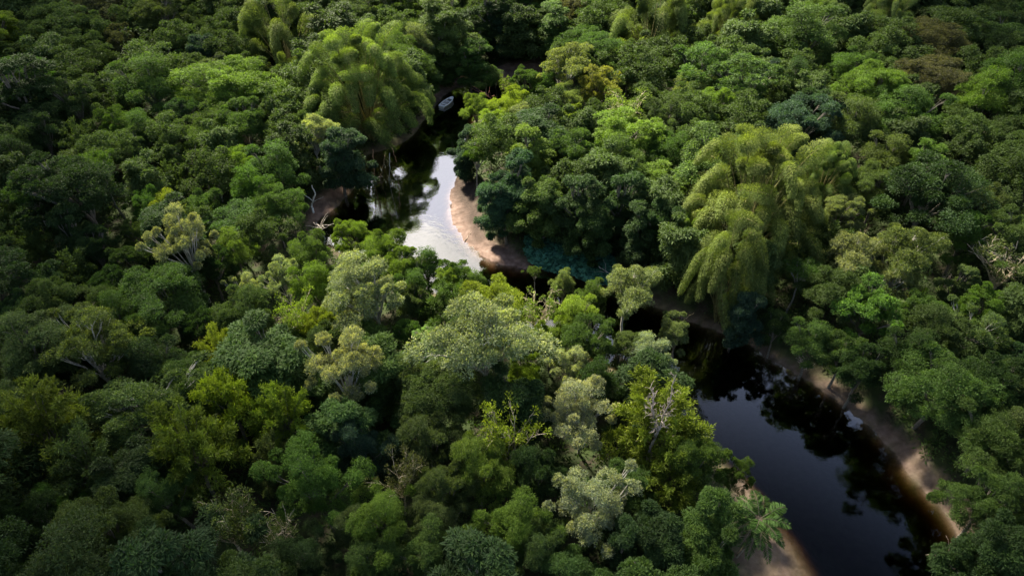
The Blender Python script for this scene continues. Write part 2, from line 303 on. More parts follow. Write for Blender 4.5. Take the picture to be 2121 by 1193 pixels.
def gen_tree(seed, Rc=4.2, H=12, zc=.62, flat=.72, ncl=30, rcl=1.35, zmin=-.35, ntf=18, nlf=84, ln=.205, wd=.095, droop=.2, inner=.35,
             trunk_r=.26, fork=.35, vis=10, young=.35, rtf=.42, lean=.6, clflat=.75, uneven=.25, spray=0):
    g = np.random.default_rng(seed); lv = Leaves(); seg = []
    d = spread_dirs(ncl, g, zmin); cz = H * zc; top = H - cz
    rr = 1 + np.clip(g.normal(size=ncl), -1.6, 1.6) * (.08 + uneven * .45); lobe = 1 + uneven * np.cos(np.arctan2(d[:, 1], d[:, 0]) * g.integers(2, 5) + g.random() * 6)
    rc = rcl * (.5 + .75 * g.random(ncl) ** 1.3)
    off = np.array([g.normal() * lean, g.normal() * lean, 0])
    C = d * np.stack([(Rc - rc * .8) * lobe, (Rc - rc * .8) * lobe, np.where(d[:, 2] > 0, top - rc * .5, (cz - H * .12))], 1) * rr[:, None] + [0, 0, cz] + off
    inn = g.random(ncl) < inner * .5; C[inn] = (C[inn] - [0, 0, cz]) * .6 + [0, 0, cz]
    C[:, 2] = np.clip(C[:, 2], 1.0, H)
    # little tufts over every clump
    k = ntf; td = spread_dirs(k, g, -.35)
    tc_ = []; tr = []; tn = []; to = []
    clt = g.random(ncl)
    for i in range(ncl):
        q = g.normal(size=(k, 3)) * .12; dd = nrm(td + q); a = g.random() * 6.28; ca, sa = math.cos(a), math.sin(a)
        dd = np.stack([dd[:, 0] * ca - dd[:, 1] * sa, dd[:, 0] * sa + dd[:, 1] * ca, dd[:, 2]], 1)
        out = nrm(C[i] - off - [0, 0, cz * .8]); dd = nrm(dd + out * .35)
        tc_.append(C[i] + dd * rc[i] * np.array([1, 1, clflat]) * (.8 + .35 * g.random((k, 1)))); to.append(dd); tr.append(rc[i] * rtf * (.7 + .6 * g.random(k))); tn.append(clt[i] * .6 + g.random(k) * .4)
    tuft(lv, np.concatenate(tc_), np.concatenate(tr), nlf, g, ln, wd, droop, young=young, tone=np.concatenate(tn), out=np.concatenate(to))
    # trunk and limbs
    fk = np.array([off[0] * .4 + g.normal() * .2, off[1] * .4 + g.normal() * .2, H * fork])
    tp = wob(bez(np.array([0, 0, -.4]), np.array([fk[0] * 1.4, fk[1] * .2, H * fork * .5]), fk, 6), g, .06)
    tube(seg, tp, np.linspace(trunk_r * 1.25, trunk_r * .85, 6), 8)
    order = np.argsort(-C[:, 2] + g.random(ncl) * 2)[:vis]
    for i in order:
        e = C[i]; m = fk + (e - fk) * .45 + np.array([0, 0, .1 * np.linalg.norm(e - fk)]) * (1 if e[2] > fk[2] else -1)
        l = wob(bez(fk, m, e, 7), g, .07); r0 = trunk_r * (.55 + .2 * g.random()); tube(seg, l, np.linspace(r0, .04, 7), 6)
        for _ in range(3):
            s_ = l[3 + g.integers(0, 3)]; e2 = e + rdir(1, g)[0] * rc[i] * .9 + [0, 0, .2]; tube(seg, wob(bez(s_, (s_ + e2) / 2 + [0, 0, .2], e2, 5), g, .05), np.linspace(r0 * .35, .02, 5), 4)
    return lv.mesh('crown'), tubes_mesh('trunk', seg), Rc, H, zc
def gen_feather(seed, Rc=5, H=11, nb=46, nlf=60, up=.55, ln=.42, wd=.07, young=.4, sparse=1.0, trunk_r=.2):
    """fine leaved tree of upswept arching sprays"""
    g = np.random.default_rng(seed); lv = Leaves(); seg = []
    fk = np.array([g.normal() * .3, g.normal() * .3, H * .3]); tube(seg, wob(bez(np.array([0, 0, -.4]), np.array([.2, 0, H * .15]), fk, 5), g, .05), np.linspace(trunk_r * 1.3, trunk_r, 5), 8)
    d = spread_dirs(nb, g, -.15)
    for i in range(nb):
        e = fk + d[i] * np.array([Rc, Rc, H * .68]) * (.72 + .4 * g.random()); e[2] = max(e[2], 1.5)
        m = (fk + e) / 2 + [0, 0, H * .13]
        l = wob(bez(fk, m, e, 9), g, .08); tube(seg, l, np.linspace(.11, .015, 9), 4)
        tn = g.random()
        for j in range(3, 9):
            ns = 5
            for s_ in range(ns):                         # side sprays
                o = l[j] + (l[min(j + 1, 8)] - l[j]) * g.random(); sd = nrm(rdir(1, g)[0] * [1, 1, .35] + nrm(l[j] - l[j - 1]) * 1.0 + np.array([0, 0, up * .5]))
                L_ = (1.5 - .6 * (j / 9)) * (.6 + .6 * g.random()); n = int(nlf * .34 * sparse)
                t = g.random(n)[:, None]; pos = o + sd * t * L_ + np.array([0, 0, -.35]) * t * t * L_ + g.normal(size=(n, 3)) * .07 * (1 + t)
                ax = sd * .8 + rdir(n, g) * .8; ax[:, 2] -= .15
                sc = .6 + .7 * g.random(n); lv.add(pos, ax, rdir(n, g), ln * sc, wd * sc * 1.5, np.clip(tn * .5 + g.random(n) * .5, 0, 1), np.clip(t[:, 0] * young * 1.4 * g.random(n), 0, 1))
    return lv.mesh('crown'), tubes_mesh('trunk', seg), Rc, H, .55
def gen_bamboo(seed, H=16, spread=9, nl=34, nlf=3600, tail=6.0, plume=1.35, zmin=-.2, up=5, ln=.30, wd=.085, young=1.0, flat=1.0):
    """a fountain of culms: each bends over near its top and ends in a hanging leafy plume"""
    g = np.random.default_rng(seed); lv = Leaves(); seg = []; d = spread_dirs(nl, g, zmin)
    for i in range(nl):
        a = math.atan2(d[i][1], d[i][0]); b = np.array([math.cos(a) * 1.1 * g.random(), math.sin(a) * 1.1 * g.random(), -.3]); hv = np.array([math.cos(a), math.sin(a), 0.])
        q = .62 + .42 * g.random(); r_ = math.hypot(d[i][0], d[i][1])
        ap = np.array([hv[0] * spread * r_ * q * .8, hv[1] * spread * r_ * q * .8, H * (.42 + .58 * max(d[i][2], -.1)) * (.78 + .34 * g.random()) * flat])
        spike = i < up; L_ = tail * (.6 + .6 * g.random()); sd = np.cross(hv, [0, 0, 1.]) * g.normal() * 1.3
        tip = ap + hv * (L_ * (.25 if spike else .55) + .5) + sd + np.array([0, 0, L_ * .35 if spike else -L_ * (.55 + .4 * g.random())]); tip[2] = max(tip[2], .4)
        up1 = bez(b, np.array([b[0] * 1.6 + ap[0] * .22, b[1] * 1.6 + ap[1] * .22, ap[2] * .75]), ap, 9); tg = nrm(up1[-1] - up1[-2]); dn = bez(ap, ap + tg * L_ * .42, tip, 12)
        l = np.concatenate([up1, dn[1:]]); tube(seg, l, np.linspace(.08, .02, len(l)), 5)
        u = g.random(nlf) ** .85; k = 46; st = np.floor(u * k) / k; u = st + g.random(nlf) / k * .8                 # leaves sit in whorls along the plume
        path = np.concatenate([up1[-3:-1], dn]); tt = np.linspace(0, 1, len(path)); c = np.stack([np.interp(u, tt, path[:, m]) for m in range(3)], 1); tan = nrm(np.stack([np.interp(u, tt, np.gradient(path, axis=0)[:, m]) for m in range(3)], 1))
        pr = plume * g.uniform(.7, 1.35) * (.30 + .8 * np.sin(np.clip(u * .86 + .08, 0, 1) * math.pi) ** .8) * (.75 + .5 * g.random()) * (.8 + .4 * vnoise(st * 14, np.full(nlf, i * 3.1), seed))
        e = rdir(nlf, g); e -= tan * (e * tan).sum(1, keepdims=True) * .7; e = nrm(e); rr = g.random(nlf) ** .4 * pr
        pos = c + e * rr[:, None]; pos[:, 2] -= .10 * rr ** 2; pos[:, 2] = np.maximum(pos[:, 2], .3)
        ax = e * .7 + tan * .7 + rdir(nlf, g) * .4; ax[:, 2] -= .3; sc = .6 + .7 * g.random(nlf); tn = g.random()
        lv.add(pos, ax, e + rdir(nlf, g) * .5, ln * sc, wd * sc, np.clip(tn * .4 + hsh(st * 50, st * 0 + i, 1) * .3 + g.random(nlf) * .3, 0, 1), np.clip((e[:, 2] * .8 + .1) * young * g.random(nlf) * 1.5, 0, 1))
    return lv.mesh('crown'), tubes_mesh('culms', seg), spread, H, .55
def gen_bare(seed, H=8, Rc=3, r0=.12, n1=9, n2=7, n3=6, fork=.4, curl=.12):
    g = np.random.default_rng(seed); seg = []; tips = []
    fk = np.array([g.normal() * .2, g.normal() * .2, H * fork]); tube(seg, wob(bez(np.array([0, 0, -.4]), np.array([.2, .1, H * .2]), fk, 6), g, .06), np.linspace(r0 * 1.2, r0, 6), 7)
    for i in range(n1):
        a = i * 2.4 + g.random(); e = np.array([math.cos(a) * Rc * (.4 + .6 * g.random()), math.sin(a) * Rc * (.4 + .6 * g.random()), H * (.7 + .3 * g.random())])
        l = wob(bez(fk, fk + (e - fk) * .5 + [math.cos(a) * .3, math.sin(a) * .3, .1], e, 8), g, curl); tube(seg, l, np.linspace(r0 * .62, .03, 8), 5)
        for j in range(n2):
            s_ = l[2 + j % 5]; e2 = s_ + (rdir(1, g)[0] * [1, 1, .6] + nrm(e - fk) * .9) * Rc * .42; m = wob(bez(s_, (s_ + e2) / 2 + [0, 0, .15], e2, 6), g, curl * .7); tube(seg, m, np.linspace(r0 * .3, .018, 6), 4); tips.append(e2)
            for k in range(n3):
                s3 = m[1 + k % 4]; e3 = s3 + (rdir(1, g)[0] + nrm(e2 - s_) * .7) * Rc * .2; tube(seg, wob(bez(s3, (s3 + e3) / 2, e3, 4), g, curl * .4), np.linspace(r0 * .16, .012, 4), 3); tips.append(e3)
    return tubes_mesh('branches', seg), np.array(tips), g
def gen_sparse(seed, H=10, Rc=3.4, nlf=26, rt=.5, ln=.26, wd=.12, frac=.8, r0=.15):
    seg, tips, g = gen_bare(seed, H, Rc, r0, 9, 5, 3, .3, .07); lv = Leaves(); keep = tips[g.random(len(tips)) < frac]
    tuft(lv, keep, np.full(len(keep), rt) * (.6 + .7 * g.random(len(keep))), nlf, g, ln, wd, .25, young=.7)
    return lv.mesh('crown'), seg, Rc, H, .66
def gen_star(seed, H=11, palm=False):
    """trumpet tree: big fingered leaves in stars on bare limbs; or a palm with long fronds"""
    g = np.random.default_rng(seed); lv = Leaves(); seg = []
    if palm:
        top = np.array([.5, .3, H]); tube(seg, bez(np.array([0, 0, -.3]), np.array([.7, 0, H * .5]), top, 8), np.linspace(.2, .13, 8), 8)
        for i in range(26):
            a = i * 2.4; el = .9 - 1.3 * (i / 26); d = np.array([math.cos(a) * math.cos(el), math.sin(a) * math.cos(el), math.sin(el)]); Lf = 3.4 + .8 * g.random()
            t = np.linspace(0, 1, 12)[:, None]; l = top + d * t * Lf + np.array([0, 0, -1.7]) * t ** 2.2; tube(seg, l, np.linspace(.035, .01, 12), 3)
            n = 150; tt = .12 + .88 * np.repeat(np.linspace(0, 1, n // 2), 2); o = np.stack([np.interp(tt, t[:, 0], l[:, k]) for k in range(3)], 1)
            sd = nrm(np.cross(d, [0, 0, 1.])) * np.where(np.arange(n) % 2, 1, -1)[:, None]; ax = sd + d * .7 + [0, 0, -.55] + g.normal(size=(n, 3)) * .12
            lv.add(o, ax, rdir(n, g), (.95 * np.sin(np.clip(tt, .08, .96) * math.pi) ** .6 + .1), .085, g.random(n), g.random(n) * .3)
        return lv.mesh('crown'), tubes_mesh('trunk', seg), 3.4, H, .95
    fk = np.array([0, 0, H * .5]); tube(seg, np.array([[0, 0, -.4], [.1, 0, H * .25], fk]), [.16, .13, .12], 7)
    for i in range(9):
        a = i * 2.4; e = np.array([math.cos(a) * (1 + 1.6 * g.random()), math.sin(a) * (1 + 1.6 * g.random()), H * (.72 + .28 * g.random())]); tube(seg, bez(fk, np.array([e[0], e[1], fk[2] + .6]), e, 7), np.linspace(.09, .04, 7), 5)
        for j in range(10):
            b = j * 2.4 + g.random(); c = e + np.array([math.cos(b), math.sin(b), .1 - .3 * g.random()]) * (.35 + .45 * g.random()); tube(seg, np.array([e, (e + c) / 2 + [0, 0, .08], c]), [.02, .016, .012], 3)
            th = np.arange(9) * 2 * math.pi / 9; ax = np.stack([np.cos(th), np.sin(th), np.full(9, -.28)], 1); lv.add(np.repeat(c[None], 9, 0), ax, np.tile([0, 0, 1.], (9, 1)), .62 * (.8 + .3 * g.random(9)), .2, np.full(9, g.random()), np.full(9, g.random() * .6))
    return lv.mesh('crown'), tubes_mesh('trunk', seg), 3, H, .8

# kind -> list of variants (crown mesh, trunk mesh, radius, height, centre height share)
PROTO = {
 'dome':   [gen_tree(11), gen_tree(12, Rc=4.6, ncl=36, rcl=1.25, flat=.7), gen_tree(13, Rc=4.0, ncl=26, rcl=1.55, uneven=.4), gen_tree(14, Rc=4.4, ncl=40, rcl=1.05, ntf=14, uneven=.35)],
 'wide':   [gen_tree(21, Rc=6.0, H=12.5, ncl=62, rcl=1.35, zmin=-.25, uneven=.2, vis=14), gen_tree(22, Rc=6.0, H=12, ncl=54, rcl=1.5, zmin=-.2, uneven=.35, vis=14)],
 'silver': [gen_tree(31, Rc=4.2, ncl=30, rcl=1.15, rtf=.36, ntf=20, nlf=62, ln=.215, wd=.09, young=.95, uneven=.4, trunk_r=.2, vis=16, zmin=-.05, zc=.66), gen_tree(32, Rc=4.6, ncl=38, rcl=1.05, rtf=.36, ntf=20, nlf=62, ln=.215, wd=.09, young=.95, uneven=.35, trunk_r=.2, vis=18, zmin=-.1, zc=.64)],
 'umbrella': [gen_tree(41, Rc=4.2, H=11, zc=.84, ncl=26, rcl=1.0, zmin=.12, clflat=.45, ntf=14, nlf=36, fork=.55, vis=18, trunk_r=.18, uneven=.3), gen_tree(42, Rc=4.0, H=11, zc=.8, ncl=22, rcl=1.15, zmin=.05, clflat=.5, ntf=15, fork=.5, vis=16, trunk_r=.18, uneven=.4)],
 'draped': [gen_tree(51, Rc=3.6, H=13, zc=.5, ncl=44, rcl=1.2, zmin=-.9, uneven=.3, droop=.7, ln=.36, vis=6), gen_tree(52, Rc=3.2, H=12, zc=.48, ncl=40, rcl=1.1, zmin=-.95, uneven=.45, droop=.8, ln=.36, vis=6)],
 'broad':  [gen_tree(61, Rc=4.4, ncl=34, rcl=1.15, rtf=.34, nlf=66, ln=.23, wd=.115, droop=.35, uneven=.4, young=.6, vis=14), gen_tree(62, Rc=4.0, ncl=28, rcl=1.3, rtf=.32, ntf=16, nlf=66, ln=.23, wd=.115, droop=.3, uneven=.3, young=.6, vis=14)],
 'near': [gen_tree(65, ntf=20, nlf=110, ln=.17, wd=.08, uneven=.35, rcl=1.2, ncl=34), gen_tree(66, Rc=4.6, ntf=20, nlf=105, ln=.18, wd=.075, uneven=.45, rcl=1.3, ncl=34, zmin=-.5, droop=.5)],
 'feather': [gen_feather(71), gen_feather(72, Rc=4.6, H=12, nb=40, up=.8), gen_feather(73, Rc=4.0, H=10, nb=34, sparse=.8)],
 'bamboo': [gen_bamboo(81, nl=52, tail=3.8, plume=.95, nlf=4200, ln=.24, wd=.07, up=12), gen_bamboo(82, nl=36, H=17, up=10, tail=4.2, plume=1.1), gen_bamboo(83, nl=92, H=16, tail=3.9, plume=.78, up=20, nlf=3400, ln=.20, wd=.06, zmin=-.3), gen_bamboo(84, nl=30, H=13, spread=5, tail=5.2, up=2, plume=.95, zmin=-.1, ln=.22, wd=.065, nlf=4200)],
 'sparse': [gen_sparse(91), gen_sparse(92, H=11, Rc=3, frac=.5, rt=.42), gen_sparse(93, H=10, Rc=3.2, frac=1, nlf=34)],
 'star':   [gen_star(101), gen_star(102, H=10)],
 'palm':   [gen_star(111, 7, True)],
}
def bare_proto(*a, **k): m, _, _ = gen_bare(*a, **k); return (None, m, k.get('Rc', 3), k.get('H', 8), .7)
PROTO['dead'] = [bare_proto(121, H=9, Rc=2.6), bare_proto(122, H=9, Rc=3.4, n1=9, fork=.3, curl=.2), bare_proto(123, H=11, Rc=1.6, n1=4, fork=.5)]

NAME = dict(near='broadleaf_tree', dome='broadleaf_tree', wide='broadleaf_tree', silver='pale_leaved_tree', umbrella='umbrella_tree', draped='vine_draped_tree', broad='large_leaved_tree',
            feather='feathery_tree', bamboo='bamboo_clump', sparse='sparse_tree', star='trumpet_tree', palm='palm_tree', dead='dead_tree')
WORDS = dict(near='leafy crowned tree', dome='round-crowned tree', wide='broad domed tree', silver='pale-tipped tree', umbrella='flat-topped tree', draped='vine-draped tree', broad='large-leaved tree',
             feather='fine-leaved feathery tree', bamboo='arching bamboo clump', sparse='open-crowned tree', star='trumpet tree', palm='palm', dead='bare dead tree')
COLS = dict(lime=(.160, .215, .026), yg=(.105, .165, .026), green=(.060, .108, .026), dark=(.030, .058, .018), teal=(.034, .072, .040), olive=(.068, .102, .032),
            brown=(.078, .083, .036), silver=(.205, .240, .150), pale=(.135, .170, .070), orange=(.140, .150, .030), bamboo=(.100, .146, .046), vivid=(.066, .128, .024), feather=(.105, .150, .026))
CW = dict(lime='lime green', yg='yellow-green', green='mid green', dark='dark green', teal='blue-green', olive='olive green', brown='brownish', silver='silvery green',
          pale='pale green', orange='yellowish', bamboo='yellow-green', vivid='vivid green', feather='olive-yellow')
LANDMARKS = [(926, 214, 'the white rowing boat'), (750, 190, 'the giant pool bamboo'), (1560, 400, 'the right-hand giant bamboo'), (980, 480, 'the curved sandbar'),
    (1180, 545, 'the blue-green taro patch'), (375, 520, 'the lone white-trunked tree'), (1060, 920, 'the golden sparse tree'), (1555, 1080, 'the palm on the near beach'),
    (1355, 870, 'the pinkish bare tree'), (1000, 730, 'the wide silvery centre tree'), (705, 790, 'the white-trunked silvery tree'), (205, 370, 'the upper left flat-topped tree'),
    (470, 210, 'the broad upper left tree'), (590, 70, 'the bamboo plumes at the top left'), (1350, 60, 'the bamboo at the top centre'), (1830, 50, 'the bamboo at the top right'),
    (1880, 260, 'the layered upper right tree'), (2010, 275, 'the bare grey tree'), (1770, 540, 'the right slope silvery tree'), (1820, 670, 'the vivid right bank tree'),
    (1960, 860, 'the lower right broad tree'), (330, 660, 'the left slope dome tree'), (200, 650, 'the pink dead tree on the left'), (440, 745, 'the lime arching tree'),
    (70, 890, 'the feathery tree at the left edge'), (660, 1040, 'the saturated green tree'), (1230, 1090, 'the silvery tree at the bottom centre'), (1250, 180, 'the golden-tinged tree'),
    (560, 440, 'the dense landing tree'), (1500, 580, 'the hanging bamboo'), (60, 180, 'the green dome at the left edge'), (1100, 60, 'the tall far trees'), (1300, 470, 'the draped trees behind the taro'), (2060, 640, 'the green tree at the right edge'), (170, 1120, 'the bottom left corner tree'), (1920, 340, 'the green dome on the right slope'), (480, 1110, 'the sparse olive tree at the bottom'), (770, 620, 'the big silver tree below the pool'), (1300, 640, 'the grey-green riverbend tree'), (930, 1060, 'the bottom centre yellow-green trees')]
def rel(px, py):
    d = [math.hypot((px - a) , (py - b) * 1.15) for a, b, _ in LANDMARKS]; i = int(np.argmin(d)); a, b, n = LANDMARKS[i]; dx, dy = px - a, py - b
    if d[i] < 12: return None, n, d[i]
    q = 'just ' if d[i] < 65 else ('' if d[i] < 130 else 'well ')
    an = math.degrees(math.atan2(-dy, dx)) % 360
    w_ = ['right of', 'behind and right of', 'behind', 'behind and left of', 'left of', 'in front and left of', 'in front of', 'in front and right of'][int(((an + 22.5) % 360) // 45)]
    return q + w_, n, d[i]
used_labels = {}
def auto_label(kind, col, px, py, size):
    w_, n, _ = rel(px, py); w_ = w_ or 'beside'
    cw = CW[col] if kind != 'dead' else 'pale'
    for sz in ([size] + ['']) if size else ['', 'upright ']:
        for extra in ('', 'taller ', 'lower ', 'farther ', 'nearer '):
            l = f'{sz}{extra}{cw} {WORDS[kind]} {w_} {n}'.strip().replace('  ', ' ')
            if len(l.split()) > 16: l = l.replace('behind and ', 'back ').replace('in front and ', 'front ')
            if len(l.split()) > 16: continue
            if l not in used_labels: used_labels[l] = 1; return l
    return None

TREES = []      # x, y, radius
made = {}
def place_tree(kind, col, x, y, rad, rot=None, label=None, group=None, hs=1.0, bark=None, var=None, px=None, py=None):
    var = random.randrange(len(PROTO[kind])) if var is None else var; crown, trunk, Rc, H, zc = PROTO[kind][var]
    z = max(tz(x, y), -.3); s = rad / Rc; sz = hs * (s ** .6)
    root = bpy.data.objects.new(NAME[kind], None); COL.objects.link(root); root.empty_display_size = .5
    root.location = (x, y, z); rz = random.random() * 6.283 if rot is None else rot; root.rotation_euler = (random.uniform(-.07, .07), random.uniform(-.07, .07), rz); a_ = random.uniform(.9, 1.12); root.scale = (s * a_, s / a_, sz)
    if crown:
        c = bpy.data.objects.new('crown', crown); COL.objects.link(c); c.parent = root
        k = COLS[col]; j = 1 + (random.random() - .5) * .22; c.color = (k[0] * j * (1 + (random.random() - .5) * .18), k[1] * j, k[2] * j * (1 + (random.random() - .5) * .3), 1)
    t = bpy.data.objects.new('branches' if kind == 'dead' else ('culms' if kind == 'bamboo' else 'trunk'), trunk); COL.objects.link(t); t.parent = root
    t.color = (*(bark or {'silver': (.50, .47, .41), 'sparse': (.55, .46, .32), 'dead': (.42, .35, .30), 'umbrella': (.28, .26, .22), 'bamboo': (.22, .20, .07)}.get(kind, (.17, .15, .12))), 1)
    if px is None: px, py, _ = to_px(x, y, z + H * sz * zc)
    if label is None: label = auto_label(kind, col, px, py, 'small ' if rad < 3.1 else ('large ' if rad > 5.2 else '')) 
    if label is None: label = f'{CW[col]} {WORDS[kind]} near {rel(px, py)[1]}'
    tag(root, label, 'bamboo' if kind == 'bamboo' else ('palm' if kind == 'palm' else 'tree'), group or {'bamboo': 'bamboo clumps along the river', 'dead': 'bare dead trees in the forest'}.get(kind, 'trees of the rainforest canopy'))
    TREES.append((x, y, rad, root)); return root
def put(px, py, wpx, kind, col, label=None, hs=1.0, var=None, **kw):
    """crown centre and width as seen in the photo -> a tree standing in the world"""
    var = random.randrange(len(PROTO[kind])) if var is None else var; _, _, Rc, H, zc = PROTO[kind][var]
    rad = 4.0; z0 = 1.0
    for _ in range(5):
        tall = H * hs * (rad / Rc) ** .6
        if kind in ('bamboo', 'palm', 'dead', 'star'): hz = z0 + tall * zc; x, y = ground_pt(px, py, hz)
        else: hz = z0 + tall * .93; x, y = ground_pt(px, py - wpx * .36, hz)
        hz = hz + 0; dep = to_px(x, y, hz)[2]; rad = wpx / 2 * dep / FPX; z0 = tz(x, y)
    if label: used_labels[label] = 1
    return place_tree(kind, col, x, y, rad, label=label, hs=hs, var=var, px=px, py=py, **kw)

